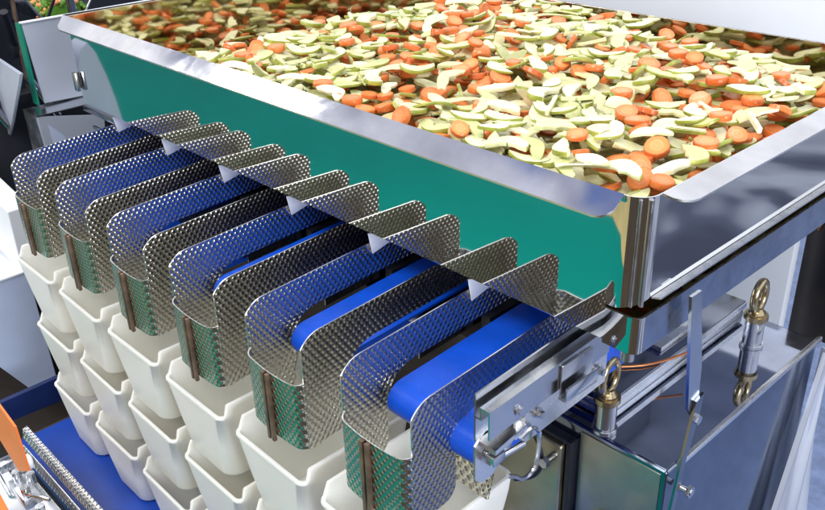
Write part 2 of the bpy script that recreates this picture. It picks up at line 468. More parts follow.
for kind, cnt, w in (('crescent', 7, 3), ('half', 5, 2.4), ('thin', 5, 2), ('wide', 4, 1.6)):
    for k in range(cnt):
        sd += 1; r_ = random.Random(sd*13)
        L = {'crescent': r_.uniform(.035, .050), 'half': r_.uniform(.028, .042), 'thin': r_.uniform(.030, .044), 'wide': r_.uniform(.031, .042)}[kind]
        W = {'crescent': r_.uniform(.0155, .020), 'half': L*.6, 'thin': r_.uniform(.012, .016), 'wide': r_.uniform(.017, .022)}[kind]
        FR.append((bmesh_to_mesh(slice_mesh(kind, L, W, r_.uniform(.0025, .0062), r_.choice((0, .1, .25)), sd), 'fruit_slice', [M['flesh'], M['skin']]), w, 'fruit'))
for k in range(4):
    r_ = random.Random(900+k)
    FR.append((bmesh_to_mesh(stick_mesh(r_.uniform(.035, .055), r_.uniform(.004, .007), r_.uniform(.004, .007), k), 'fruit_slice', [M['flesh'], M['skin']]), .45, 'fruit'))
for k in range(9):
    r_ = random.Random(500+k)
    CA.append((bmesh_to_mesh(carrot_mesh(r_.choice((.0088, .0096, .0104, .0112, .0122)), r_.uniform(.0042, .0075), k), 'carrot_slice', [M['carrot']]), 1, 'carrot'))
def prep(me):
    c = np.empty(len(me.vertices)*3); me.vertices.foreach_get('co', c); return c.reshape(-1, 3)
KIND = []
for me, w, kd in FR+CA:
    v = prep(me)
    # dense sample of the flat outline too
    pts = np.concatenate([v, (v[::3]+v[(np.arange(0, len(v), 3)+7) % len(v)])/2, (v[::2]*.5)+v.mean(0)*.5])
    KIND.append((me, kd, pts))
wF = np.array([k[1] for k in FR], float); wF /= wF.sum()
pieces = []
fails = 0
CAMP = np.array([1.679, -1.0436, .5254])
while len(pieces) < 5000 and fails < 160:
    # pick the emptiest of a few candidates
    ci = RNG.integers(3, nx-3, 10); cj = RNG.integers(3, ny-3, 10)
    de = (TG-H)[ci, cj]; b = int(np.argmax(de))
    if de[b] < .003: fails += 1; continue
    x, y = xs[ci[b]], ys[cj[b]]
    cl = .31+.15*math.sin(x*17+y*9+1)+.10*math.sin(y*43-x*23)
    if RNG.random() < cl: idx = len(FR)+RNG.integers(len(CA))
    else: idx = int(RNG.choice(len(FR), p=wF))
    me, kd, pts = KIND[idx]
    yaw = RNG.random()*2*PI
    tl = abs(RNG.normal(0, 20 if kd == 'carrot' else 12)); 
    if RNG.random() < .12: tl = RNG.uniform(40, 78)
    flip = PI if RNG.random() < .5 else 0
    Rm = Matrix.Rotation(RNG.random()*2*PI, 3, 'Z') @ Matrix.Rotation(math.radians(tl), 3, 'X') @ Matrix.Rotation(yaw, 3, 'Z') @ Matrix.Rotation(flip, 3, 'X')
    A = np.array(Rm); w = pts @ A.T
    ex = w[:, 0].min(), w[:, 0].max(), w[:, 1].min(), w[:, 1].max()
    x = min(max(x, X0-ex[0]), X1-ex[1]-.001); y = min(max(y, Y0_-ex[2]), Y1_-ex[3]-.001)
    gi = np.clip(((w[:, 0]+x-X0)/CELL+.5).astype(int), 0, nx-1); gj = np.clip(((w[:, 1]+y-Y0_)/CELL+.5).astype(int), 0, ny-1)
    zz = np.percentile(H[gi, gj]-w[:, 2], 94)
    top = zz+w[:, 2]
    if top.max() > TG[gi, gj].max()+.021: fails += .3; continue
    np.maximum.at(H, (gi, gj), top)
    pieces.append((idx, x, y, zz, Rm))
print('food pieces', len(pieces))
# visible = near the top of the heap
vis = []
for t in pieces:
    idx, x, y, z, Rm = t
    i = int((x-X0)/CELL); j = int((y-Y0_)/CELL)
    exposed = H[i, j]-z
    d = math.dist((x, y, z), CAMP)
    vis.append((0 if exposed < .007 else 1, d))
order = sorted(range(len(pieces)), key=lambda k: vis[k])
indiv = {'fruit': set(), 'carrot': set()}
for k in order:
    kd = KIND[pieces[k][0]][1]
    if len(indiv[kd]) < 300: indiv[kd].add(k)
def zone(x, y):
    if y < FY+.09 and x > 1.15: return 'in the near corner of the heap'
    if y < FY+.09: return 'just behind the front lip of the hopper'
    if x > RX-.12: return 'close to the right lip of the hopper'
    if y > BY-.12: return 'near the mirrored back wall of the hopper'
    return 'in the middle of the heap'
stuffmesh = {'fruit': bmesh.new(), 'carrot': bmesh.new()}
stuffparts = {'fruit': [], 'carrot': []}
for k, (idx, x, y, z, Rm) in enumerate(pieces):
    me, kd, pts = KIND[idx]
    mat = Matrix.Translation((x, y, z)) @ Rm.to_4x4()
    if k in indiv[kd]:
        o = bpy.data.objects.new(me.name.split('.')[0], me); o.matrix_world = mat; COL.objects.link(o)
        steep = abs((Rm @ Vector((0, 0, 1))).z) < .6
        zn = zone(x, y)
        if kd == 'carrot':
            lb = ('orange carrot disc tipped on edge ' if steep else 'flat lying orange carrot disc ')+zn
            tag(o, lb, 'carrot slice', ('tipped carrot discs ' if steep else 'flat carrot discs ')+zn)
        else:
            lb = ('pale green-skinned fruit slice tipped on edge ' if steep else 'pale green-skinned fruit slice lying flat ')+zn
            tag(o, lb, 'fruit slice', ('tipped fruit slices ' if steep else 'flat fruit slices ')+zn)
    else: stuffparts[kd].append((me, mat))
for kd, nm, lb, mats in (('fruit', 'fruit_slices', 'mass of further pale green fruit slices filling the hopper', [M['flesh'], M['skin']]), ('carrot', 'carrot_slices', 'mass of further orange carrot discs filling the hopper', [M['carrot']])):
    V = []; Fc = []; MI = []; UV = []; base = 0
    for me, mat in stuffparts[kd]:
        c = prep(me); A = np.array(mat)
        V.append(c @ A[:3, :3].T+A[:3, 3])
        ul = me.uv_layers.get('UVMap')
        for p in me.polygons:
            Fc.append([base+i for i in p.vertices]); MI.append(p.material_index)
            if kd == 'carrot': UV.extend(tuple(ul.data[l].uv) for l in p.loop_indices)
        base += len(c)
    me = bpy.data.meshes.new(nm); me.from_pydata(np.concatenate(V).tolist(), [], Fc)
    me.polygons.foreach_set('material_index', MI); me.polygons.foreach_set('use_smooth', [True]*len(Fc))
    if kd == 'carrot':
        ul = me.uv_layers.new(name='UVMap'); ul.data.foreach_set('uv', np.array(UV, dtype=np.float32).ravel())
    for m in mats: me.materials.append(m)
    me.set_sharp_from_angle(angle=math.radians(40))
    o = bpy.data.objects.new(nm, me); COL.objects.link(o); tag(o, lb, kd+' slices', None, 'stuff')
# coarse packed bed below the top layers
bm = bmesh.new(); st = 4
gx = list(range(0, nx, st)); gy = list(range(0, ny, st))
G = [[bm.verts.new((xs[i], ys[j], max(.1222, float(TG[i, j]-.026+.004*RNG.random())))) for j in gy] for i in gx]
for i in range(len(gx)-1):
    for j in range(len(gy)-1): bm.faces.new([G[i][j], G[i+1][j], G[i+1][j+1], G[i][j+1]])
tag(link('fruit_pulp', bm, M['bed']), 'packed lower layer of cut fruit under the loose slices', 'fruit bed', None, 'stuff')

# ------------------------------------------------------------------ dimpled guards
XS = .454; S = .15
WL, WR = -.042, .050; GF = -.66; A1 = .049
TH = .0012
def ztop(y):
    z = .119+A1*y; d = y-GF; r = .028
    if d < r: z = z-r+math.sqrt(max(r*r-(r-d)**2, 0))
    return z
def zbot(y):
    d = y-GF; r = .012
    z = -.044+.10*max(d, 0)
    if d < .057:
        if d < r: z += 0
        e = .057-d
        if e < .014: z += .014-math.sqrt(max(.014**2-(.014-e)**2, 0))
        return z
    if d < .093:
        q = (d-.057)/.036; return .014+.037*math.sqrt(1-(1-q)**2)
    return .0515+A1*(y+.57)
def ys_dense(y0, y1):
    out = [y0+.0008*k for k in range(0, 6)]+[y0+.006+.002*k for k in range(0, 12)]
    y = out[-1]
    while y < y1-.01:
        y += .004 if y < -.56 else .01; out.append(y)
    out.append(y1); return [v for v in out if v <= y1]
def make_guard():
    g = empty('chute_guard', (0, 0, 0), 'x', 'guard', 'dimpled steel guards at the belt ends')
    rc = .012
    for side in (-1, 1):
        x = WL if side < 0 else WR
        rear = -.40 if side < 0 else -.385
        cols = []; s0 = .0 if side < 0 else .092
        ysl = ys_dense(GF+rc*.35, rear)
        # insert a double column at the cut-out edge
        ysl = sorted(set([round(v, 5) for v in ysl]+[GF+.0569, GF+.0571]))
        cc = [(x, y, (y-GF)*(1 if side > 0 else -1)+s0, zbot(y), ztop(y)) for y in ysl]
        if side < 0: cc = cc[::-1]
        o = link('side_wall', sheet(cc, TH, 5), [M['dimple'], M['bright']], g, sharp=50)
    # front plate with rounded corners in plan
    cc = []
    pts = []
    yk = GF+rc*.35
    for k in range(0, 9):
        a = PI/2*k/8; pts.append((WL+rc-rc*math.cos(a), GF-.003+rc-rc*math.sin(a)))
    for k in range(1, 14): pts.append((WL+rc+(WR-WL-2*rc)*k/14, GF-.003-.0012*math.sin(PI*k/14)))
    for k in range(0, 9):
        a = PI/2*k/8; pts.append((WR-rc+rc*math.sin(a), GF-.003+rc-rc*math.cos(a)))
    s = 0; n = len(pts)
    for k, (x, y) in enumerate(pts):
        if k: s += math.hypot(x-pts[k-1][0], y-pts[k-1][1])
        t = abs((x-(WL+WR)/2)/((WR-WL)/2))
        zt = .0315+.004*t**3+ (.010 if t > .995 else 0)
        zb = -.0445+.003*t**4
        cc.append((x, y, s, zb, zt))
    o = link('front_plate', sheet(cc, TH, 6), [M['dimple'], M['bright']], g, sharp=50)
    for dx in (-.0055, .0015):
        bm = bmesh.new(); box(bm, dx-.0002, dx+.0042, GF-.0085, GF-.0042, -.0515, .0310, .0009)
        link('seam_strip', bm, M['seam'], g)
    # deflector below the roller
    bm = bmesh.new(); uv = bm.loops.layers.uv.new('UVMap')
    def q(a, b, c, d):
        f = bm.faces.new([bm.verts.new(p) for p in (a, b, c, d)])
        for l, u in zip(f.loops, ((0, 0), (.1, 0), (.1, .05), (0, .05))): l[uv].uv = u
    x0, x1 = WL+.01, WR+.014
    q((x0, -.575, -.055), (x1, -.575, -.055), (x1, -.562, -.004), (x0, -.562, -.004))
    q((x0, -.5735, -.055), (x0, -.5605, -.004), (x1, -.5605, -.004), (x1, -.5735, -.055))
    link('deflector_plate', bm, M['dimple_big'], g)
    bm = bmesh.new()
    prism(bm, [(-.492, .1085), (-.452, .0955), (-.452, .0895), (-.487, .082)], 'x', WL+.0022, WL+.0034)
    link('hanger_tab', bm, M['white'], g)  # white colour stands in for the bright reflection on these steel tabs
    return g
ORD = ['leftmost dimpled steel chute guard, farthest from the camera', 'second dimpled steel chute guard from the left end of the row',
       'third dimpled steel chute guard from the left, over the third column of bins', 'fourth dimpled guard from the left, third from the nearest end',
       'dimpled chute guard second from the nearest end of the row', 'nearest and largest dimpled chute guard at the right end of the row']
def copy_tree(o, parent=None):
    c = o.copy(); COL.objects.link(c)
    if parent: c.parent = parent
    for ch in list(o.children): copy_tree(ch, c)
    return c
g0 = make_guard()
for i in range(6):
    g = g0 if i == 0 else copy_tree(g0)
    g.location = (XS+i*S+.0, 0, 0); g['label'] = ORD[i]

# ------------------------------------------------------------------ belt conveyors
def make_conv(near):
    c = empty('belt_conveyor', (0, 0, 0), 'x', 'conveyor', 'short blue belt conveyors under the hopper')
    bx0, bx1 = -.032, (.078 if near else .0485)
    yf, zc, r = -.592, .0255, .0185
    prof = []
    yr = -.38 if near else -.30
    for k in range(0, 13):
        a = -PI/2+PI*k/12; prof.append((yf-r*math.cos(a), zc+r*math.sin(a)))
    prof += [(yr, zc+r+A1*(yr-yf)), (yr, zc-r+A1*(yr-yf)*.6)]
    bm = bmesh.new(); prism(bm, prof, 'x', bx0, bx1); link('belt', bm, M['belt'], c, sharp=30)
    bm = bmesh.new()
    box(bm, bx0-.004, bx0-.0012, -.603, -.57, .012, .036, .001); cyl(bm, (bx0-.008, yf+.004, zc), (bx0-.001, yf+.004, zc), .007)
    box(bm, bx0-.004, bx0-.0012, -.569, -.20, .008, .034)
    link('left_bearing_plate', bm, M['steel'], c)
    # side rail: upright sheet, ledge, outer web
    bm = bmesh.new()
    z = lambda y: A1*(y+.60)
    def rail(pts, y0, y1, mi=0):
        t = bmesh.new()
        v0 = [t.verts.new((p[0], y0, p[1]+z(y0))) for p in pts]; v1 = [t.verts.new((p[0], y1, p[1]+z(y1))) for p in pts]; n = len(pts)
        t.faces.new(v0); t.faces.new(v1[::-1])
        for i in range(n): t.faces.new([v0[(i+1) % n], v0[i], v1[i], v1[(i+1) % n]])
        bmesh.ops.recalc_face_normals(t, faces=t.faces); merge(bm, t, mi)
    rail([(.0800, .047), (.0818, .047), (.0818, .0720), (.0880, .0720), (.0880, .0830), (.0955, .0830), (.0955, .0560), (.0972, .0560), (.0972, .0848), (.0862, .0848), (.0862, .0740), (.0818, .0740), (.0818, .0955), (.0800, .0955)] if near else [(.0800, .030), (.0818, .030), (.0818, .066), (.0930, .066), (.0930, .030), (.0945, .030), (.0945, .0685), (.0800, .0685)], -.612 if near else -.545, -.445 if near else -.40)
    link('side_rail', bm, M['steel'] if near else M['dark_steel'], c)
    if not near: return c
    bm = bmesh.new(); rail([(.0905, .018), (.0925, .018), (.0925, .0555), (.0905, .0555)], -.560, -.440)
    box(bm, .088, .0904, -.57, -.445, .028, .05)
    link('lower_rail', bm, M['bright'], c)
    # clip on the rail
    bm = bmesh.new(); box(bm, .0975, .0995, -.520, -.474, .050, .085, .0008); box(bm, .0969, .106, -.520, -.474, .0492, .0512, .0004)
    box(bm, .1045, .1062, -.520, -.474, .0512, .064, .0004)
    link('clip', bm, M['steel'], c)
    for (y, zz) in ((-.545, .047), (-.455, .047), (-.575, .0675)):
        bm = bmesh.new(); cyl(bm, (.0926 if zz < .06 else .0969, y, zz), (.096 if zz < .06 else .0985, y, zz), .0055, bev=.0005); hexnut(bm, (.096, y, zz), (.101, y, zz), .0036)
        link('bolt', bm, M['steel'], c)
    # end bracket at the roller
    bm = bmesh.new()
    prism(bm, [(-.612, .040), (-.612, .004), (-.604, -.004), (-.590, -.004), (-.562, .018), (-.55, .050), (-.60, .050)], 'x', .0795, .0818)
    prism(bm, [(-.600, .036), (-.560, .042), (-.560, .037), (-.600, .031)], 'x', .0818, .094)
    link('end_bracket', bm, M['bright'], c)
    bm = bmesh.new(); cyl(bm, (.0820, -.594, .021), (.0895, -.594, .021), .0042); cyl(bm, (.0895, -.594, .021), (.092, -.56, .020), .003)
    box(bm, .084, .0935, -.602, -.586, .018, .028, .001)
    link('tensioner_screw', bm, M['steel'], c)
    bm = bmesh.new()
    hp_ = [(-.572, .036), (-.556, .038), (-.546, .026), (-.547, .000), (-.553, -.012), (-.566, -.013), (-.577, -.004), (-.588, .004)]
    tube(bm, smooth_path([(.098, a, b) for a, b in hp_], 5), .0021, 8)
    link('wire_handle', bm, M['steel'], c)
    return c
c0 = make_conv(False)
CL = ['leftmost short blue conveyor belt, mostly hidden between guards', 'second short blue conveyor belt from the left, dark in its guard', 'third short blue conveyor belt from the left',
      'fourth short blue conveyor belt from the left, a thin blue sliver in view', 'blue conveyor belt second from the nearest end, with bare rail beside it', 'nearest blue conveyor belt with its steel side rail, clip and wire handle in view']
for i in range(6):
    c = c0 if i == 0 else (make_conv(True) if i == 5 else copy_tree(c0))
    c.location = (XS+i*S, 0, 0); c['label'] = CL[i]

# dark block added to fill in shade behind and below the belts
mf = empty('shade_block', (.72, -.3, -.5), 'dark block added for the shade behind the white bins and under the belts', 'machine frame')
bm = bmesh.new(); box(bm, .30, 1.14, -.44, -.10, -.44, -.005, .003); o = link('body', bm, M['brownblack'], mf); o.matrix_parent_inverse = Matrix.Translation(mf.location).inverted()
bm = bmesh.new()
for i in range(5): box(bm, XS+i*S+.1, XS+i*S+.112, -.46, -.12, -.004, .05)
o = link('cross_bar', bm, M['black'], mf); o.matrix_parent_inverse = Matrix.Translation(mf.location).inverted()
bm = bmesh.new(); box(bm, .36, 1.17, -.20, -.12, -.003, .112); o = link('rear_beam', bm, M['black'], mf); o.matrix_parent_inverse = Matrix.Translation(mf.location).inverted()

# ------------------------------------------------------------------ bins
def make_bin():
    W, D, Hh = .126, .150, .104
    th = .0028
    bm = bmesh.new()
    def plan(x0, x1, y0, y1, r, n=5):
        pts = []; tg = []
        for cx, cy, a0, t in ((x0+r, y0+r, PI, 'fl'), (x1-r, y0+r, 1.5*PI, 'fr'), (x1-r, y1-r, 0, 'br'), (x0+r, y1-r, .5*PI, 'bl')):
            for k in range(n+1):
                a = a0+PI/2*k/n; pts.append((cx+r*math.cos(a), cy+r*math.sin(a)))
        # subdivide the side edges so the step in the rim is crisp
        out = []
        for i, p in enumerate(pts):
            q = pts[(i+1) % len(pts)]; out.append(p)
            L = math.hypot(q[0]-p[0], q[1]-p[1])
            if L > .05:
                for k in (.004, .018, .03, .045, .07, .12, .2, .4, .6, .8, .88, .905, .925, .945, .97): out.append((p[0]+(q[0]-p[0])*k, p[1]+(q[1]-p[1])*k))
        return out
    rings = []
    # levels: (z, inset side, inset front, radius)
    lv = [(0, .019, .014, .018), (.0015, .0165, .0115, .020), (.004, .0155, .0105, .020), (.05, .0085, .006, .013), (Hh-.004, .0015, .001, .009)]
    def ring(z, ix, iy, r, step=0, grow=0):
        P = plan(-W/2+ix-grow, W/2-ix+grow, iy-grow, D-iy*.6+grow, r+grow)
        vs = []
        for (x, y) in P:
            zz = z
            if step:
                # raised side and back rim, low front rim
                u = y/D
                raise_ = .014*min(max((y-.0085)/.0035, 0), 1)
                raise_ = raise_*raise_*(3-2*raise_/.014)/.014 if raise_ < .014 else .014
                zz = z+raise_*step
            vs.append(bm.verts.new((x, y, zz)))
        return vs
    outer = [ring(*l) for l in lv]
    rim_o = ring(Hh-.003, .0015, .001, .009, 1, .0015); rim_o2 = ring(Hh, .0015, .001, .009, 1, .0010)
    rim_i = ring(Hh, .0015+th, .001+th, .007, 1); inn = [ring(z+.003 if z < .05 else z, ix+th, iy+th, max(r-.002, .004)) for z, ix, iy, r in lv[::-1]]
    seq = outer+[rim_o, rim_o2, rim_i]+inn[0:4]
    for a, b in zip(seq[:-1], seq[1:]):
        n = len(a)
        for k in range(n): bm.faces.new([a[k], a[(k+1) % n], b[(k+1) % n], b[k]])
    bm.faces.new(seq[0][::-1]); bm.faces.new(seq[-1])
    bmesh.ops.recalc_face_normals(bm, faces=bm.faces)
    return link('storage_bin', bm, M['bin'], sharp=50)
b0 = make_bin()
cols_n = ['first', 'second', 'third', 'fourth', 'fifth', 'nearest']
BF = -.672
k = 0
for i in range(6):
    for j, (z, dx) in enumerate(((-.182, -.010), (-.296, .002), (-.410, .008))):
        if i >= 5 and j > 0: continue
        b = b0 if k == 0 else b0.copy()
        if k: COL.objects.link(b)
        k += 1
        b.location = (XS+i*S+dx+random.uniform(-.0015, .0015), BF+random.uniform(-.0015, .0015), z)
        b.rotation_euler[2] = math.radians(random.uniform(-.7, .7))
        rowname = ('top', 'middle', 'bottom')[j]
        if i == 5: lb = 'single white plastic bin under the nearest dimpled guard'
        else: lb = 'white plastic bin, %s one of the %s stack from the left' % (rowname, cols_n[i])
        tag(b, lb, 'bin', 'white plastic bins stacked under the guards')

# ------------------------------------------------------------------ lower blue conveyor
lc = empty('collecting_conveyor', (.85, -.6, -.42), 'wide low conveyor with blue belt under the stacks of white bins', 'conveyor')
def part(root, name, bm, mats, **k):
    o = link(name, bm, mats, root, **k); o.matrix_parent_inverse = Matrix.Translation(root.location).inverted(); return o
bm = bmesh.new(); box(bm, .36, 1.6, -.745, -.44, -.43, -.4115, .002); part(lc, 'belt', bm, M['belt_low'])
bm = bmesh.new(); box(bm, .12, 1.6, -.438, -.43, -.50, -.33, .001); part(lc, 'back_rail', bm, M['darkblue'])
prism(bm2 := bmesh.new(), [(-.82, -.372), (-.44, -.366), (-.44, -.425), (-.82, -.41)], 'x', .285, .295); part(lc, 'side_rail', bm2, M['darkblue'])
bm = bmesh.new(); box(bm, -.2, .358, -.80, -.45, -.62, -.60); box(bm, .345, .3585, -.75, -.44, -.60, -.42); part(lc, 'drip_tray', bm, M['brownblack'])

# dimpled rail and roller hardware at lower left
dr = empty('discharge_unit', (.55, -.74, -.36), 'small discharge unit with bright dimpled rail, white roller and wire handle', 'discharge unit')
def zst(x): return 0
bm = bmesh.new(); uv = bm.loops.layers.uv.new('UVMap')
def plate_x(bm, x0, x1, y0, z0, y1, z1):
    uv = bm.loops.layers.uv.get('UVMap') or bm.loops.layers.uv.new('UVMap')
    L = math.hypot(y1-y0, z1-z0)
    n = Vector((0, -(z1-z0), (y1-y0))).normalized()*.0012
    A = [(x0, y0, z0), (x1, y0, z0), (x1, y1, z1), (x0, y1, z1)]
    v = [bm.verts.new(p) for p in A]; w = [bm.verts.new(Vector(p)+n) for p in A]
    U = [(0, 0), (x1-x0, 0), (x1-x0, L), (0, L)]
    f = bm.faces.new(v)
    for l, u in zip(f.loops, U): l[uv].uv = u
    f = bm.faces.new(w[::-1])
    for l, u in zip(f.loops, U[::-1]): l[uv].uv = u
    for i in range(4):
        f = bm.faces.new([v[i], w[i], w[(i+1) % 4], v[(i+1) % 4]]); f.material_index = 1
    bmesh.ops.recalc_face_normals(bm, faces=bm.faces)
plate_x(bm, .428, .80, -.742, -.347, -.734, -.345); plate_x(bm, .428, .80, -.742, -.349, -.745, -.362)
part(dr, 'dimpled_rail', bm, [M['dimple_big'], M['bright']])
bm = bmesh.new(); plate_x(bm, .44, .80, -.752, -.392, -.750, -.366); part(dr, 'dimpled_skirt', bm, [M['dimple_big'], M['bright']])
bm = bmesh.new(); cyl(bm, (.475, -.775, -.372), (.475, -.755, -.376), .013, bev=.002); part(dr, 'roller', bm, M['white'])
bm = bmesh.new()
box(bm, .47, .66, -.785, -.765, -.402, -.382, .001); box(bm, .50, .56, -.80, -.775, -.392, -.372, .001); box(bm, .455, .475, -.80, -.775, -.375, -.360, .001)
box(bm, .58, .68, -.80, -.765, -.41, -.395, .001); part(dr, 'bracket', bm, M['steel'])
for x, y in ((.50, -.785), (.545, -.79), (.60, -.79), (.52, -.772), (.64, -.775)):
    bm = bmesh.new(); cyl(bm, (x, y, -.385), (x, y, -.361), .007, bev=.001); part(dr, 'bolt', bm, M['steel'])
bm = bmesh.new(); tube(bm, smooth_path([(.30, -.80, -.33), (.40, -.80, -.36), (.458, -.80, -.388), (.485, -.80, -.404), (.503, -.80, -.403), (.56, -.79, -.367), (.60, -.775, -.36)], 6), .0028, 8); part(dr, 'wire_handle', bm, M['steel'])
of = empty('orange_plate', (.585, -.80, -.3), 'orange and yellow plate on edge beside the dimpled rail at lower left', 'plate')
bm = bmesh.new(); prism(bm, [(.500, -.175), (.585, -.186), (.632, -.196), (.638, -.268), (.585, -.300), (.500, -.262)], 'y', -.800, -.797, .0006)
part(of, 'plate', bm, M['orange'])
lo = empty('orange_cone', (.52, -.84, -.42), 'orange wedge partly seen at the bottom left under the wire handle', 'wedge')
bm = bmesh.new(); prism(bm, [(.512, -.355), (.60, -.42), (.50, -.43), (.48, -.41)], 'y', -.84, -.82, .001); part(lo, 'wedge', bm, M['orange'])
wt = empty('white_tray', (.45, -.85, -.45), 'white tray corner behind the wire handle at lower left', 'tray')
bm = bmesh.new(); box(bm, .30, .56, -.84, -.77, -.46, -.44, .003); part(wt, 'tray', bm, M['white'])

# ------------------------------------------------------------------ right-hand cabinet
cb = empty('control_cabinet', (1.26, -.26, -1.10), 'polished steel cabinet at lower right with a raised lid on top', 'cabinet')
CX0, CX1, CY0, CY1, CZ = .98, 1.363, -.42, -.088, -.060
bm = bmesh.new(); box(bm, CX0, CX1, CY0, CY1, -1.10, CZ, .004, seg=3); part(cb, 'body', bm, M['cab'])
bm = bmesh.new(); box(bm, CX0+.004, CX1-.003, CY0+.0035, CY1-.004, CZ-.001, CZ+.0006); part(cb, 'top_plate', bm, M['topsteel'])
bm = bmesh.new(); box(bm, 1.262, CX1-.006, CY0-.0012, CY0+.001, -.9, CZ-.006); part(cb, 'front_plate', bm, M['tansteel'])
bm = bmesh.new(); box(bm, CX1-.0015, CX1+.0035, CY0+.02, CY1+.004, CZ-.003, CZ+.0035, .0008); part(cb, 'edge_strip', bm, M['bright'])
bm = bmesh.new(); box(bm, 1.10, 1.272, -.383, -.10, CZ+.0008, CZ+.010, .001); part(cb, 'lid_base', bm, M['bright'])
bm = bmesh.new(); box(bm, 1.10, 1.274, -.385, -.10, CZ+.012, CZ+.023, .0015); part(cb, 'lid', bm, M['dark_steel'])
bm = bmesh.new(); box(bm, 1.2742, 1.2752, -.383, -.10, CZ+.0135, CZ+.0215); part(cb, 'lid_edge', bm, M['bright'])
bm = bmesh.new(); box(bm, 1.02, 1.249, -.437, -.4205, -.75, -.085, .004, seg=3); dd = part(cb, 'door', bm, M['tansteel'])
bm = bmesh.new(); box(bm, 1.2515, 1.258, -.432, -.4195, -.75, -.078, .001); box(bm, 1.02, 1.2515, -.432, -.4195, -.083, -.078, .001); part(cb, 'door_seal', bm, M['black'])
bm = bmesh.new(); cyl(bm, (1.241, -.452, -.099), (1.241, -.436, -.099), .0042, bev=.0005); hexnut(bm, (1.241, -.458, -.099), (1.241, -.452, -.099), .006); part(cb, 'door_bolt', bm, M['steel'])
bm = bmesh.new(); box(bm, 1.283, 1.300, -.434, -.4205, -.182, -.165, .001); cyl(bm, (1.2915, -.437, -.1735), (1.2915, -.4335, -.1735), .003); part(cb, 'lug', bm, M['dark_steel'])
# eyebolts
def make_eye():
    e = empty('eyebolt', (0, 0, 0), 'x', 'eyebolt', 'yellow zinc lifting eyebolts')
    bm = bmesh.new(); cyl(bm, (0, 0, 0), (0, 0, .006), .0135, bev=.001); cyl(bm, (0, 0, .006), (0, 0, .036), .0112, bev=.0008); link('steel_collar', bm, M['steel'], e)
    bm = bmesh.new(); cyl(bm, (0, 0, .0362), (0, 0, .046), .0138, bev=.002); cyl(bm, (0, 0, .046), (0, 0, .052), .010, .006); link('shoulder', bm, M['brass'], e)
    bm = bmesh.new(); tube(bm, [(.0145*math.sin(2*PI*k/28), 0, .0675+.0185*-math.cos(2*PI*k/28)) for k in range(28)], .0048, 12, closed=True)
    link('ring', bm, M['brass'], e)
    return e
e1 = make_eye(); e1.location = (1.281, -.408, CZ); e1.rotation_euler[2] = math.radians(95); e1['label'] = 'nearer brassy eyebolt on the front edge of the cabinet beside the nearest belt'
e2 = copy_tree(e1); e2.location = (1.312, -.155, CZ); e2.rotation_euler[2] = math.radians(93); e2['label'] = 'farther brassy eyebolt standing under the hopper frame against white'
# strut
stt = empty('strut', (1.372, -.41, -.5), 'flat steel strut bolted to the right side of the cabinet below the frame', 'strut')
bm = bmesh.new(); prism(bm, [(-.440, .150), (-.424, .150), (-.403, .062), (-.399, .015), (-.408, .008), (-.417, .020)], 'x', 1.3705, 1.3735); part(stt, 'upper_bar', bm, M['steel'])
bm = bmesh.new(); prism(bm, [(-.4085, .026), (-.396, .030), (-.398, .008), (-.412, -.04), (-.425, -.12), (-.44, -.25), (-.449, -.25), (-.433, -.12), (-.421, -.04), (-.412, .008)], 'x', 1.3738, 1.3765); part(stt, 'lower_bar', bm, M['dark_steel'])
bm = bmesh.new(); cyl(bm, (1.366, -.404, -.083), (1.384, -.404, -.083), .0035); hexnut(bm, (1.379, -.404, -.083), (1.383, -.404, -.083), .0065);  part(stt, 'bolt', bm, M['steel'])
bm = bmesh.new(); hexnut(bm, (1.3765, -.404, .004), (1.380, -.404, .004), .005); part(stt, 'nut', bm, M['steel'])
# copper wire and small hardware under the hopper
bm = bmesh.new(); tube(bm, smooth_path([(1.245, -.335, -.034), (1.262, -.315, -.034), (1.275, -.29, -.034), (1.288, -.262, -.030)], 6), .0014, 8)
tag(link('cable', bm, M['rust_wire']), 'short copper-red cable lying across the cabinet lid', 'cable')
pb = empty('hopper_bracket', (1.25, -.28, -.036), 'bright bolted bracket plate on the cabinet lid under the frame', 'bracket')
bm = bmesh.new(); box(bm, 1.20, 1.262, -.275, -.185, -.0365, -.030, .001); part(pb, 'plate', bm, M['bright'])
bm = bmesh.new(); box(bm, 1.205, 1.212, -.275, -.19, -.030, .095, .001); part(pb, 'upright', bm, M['steel'])
for x, y in ((1.235, -.255), (1.25, -.205)):
    bm = bmesh.new(); hexnut(bm, (x, y, -.030), (x, y, -.025), .006); part(pb, 'nut', bm, M['steel'])
# cable arc behind the nearest belt
bm = bmesh.new(); tube(bm, smooth_path([(1.17, -.455, -.055), (1.20, -.452, -.058), (1.228, -.452, -.078), (1.236, -.452, -.105), (1.225, -.452, -.13), (1.20, -.452, -.15)], 6), .0022, 8)
tag(link('black_hose', bm, M['black']), 'thin black hose curving in front of the cabinet door', 'hose')

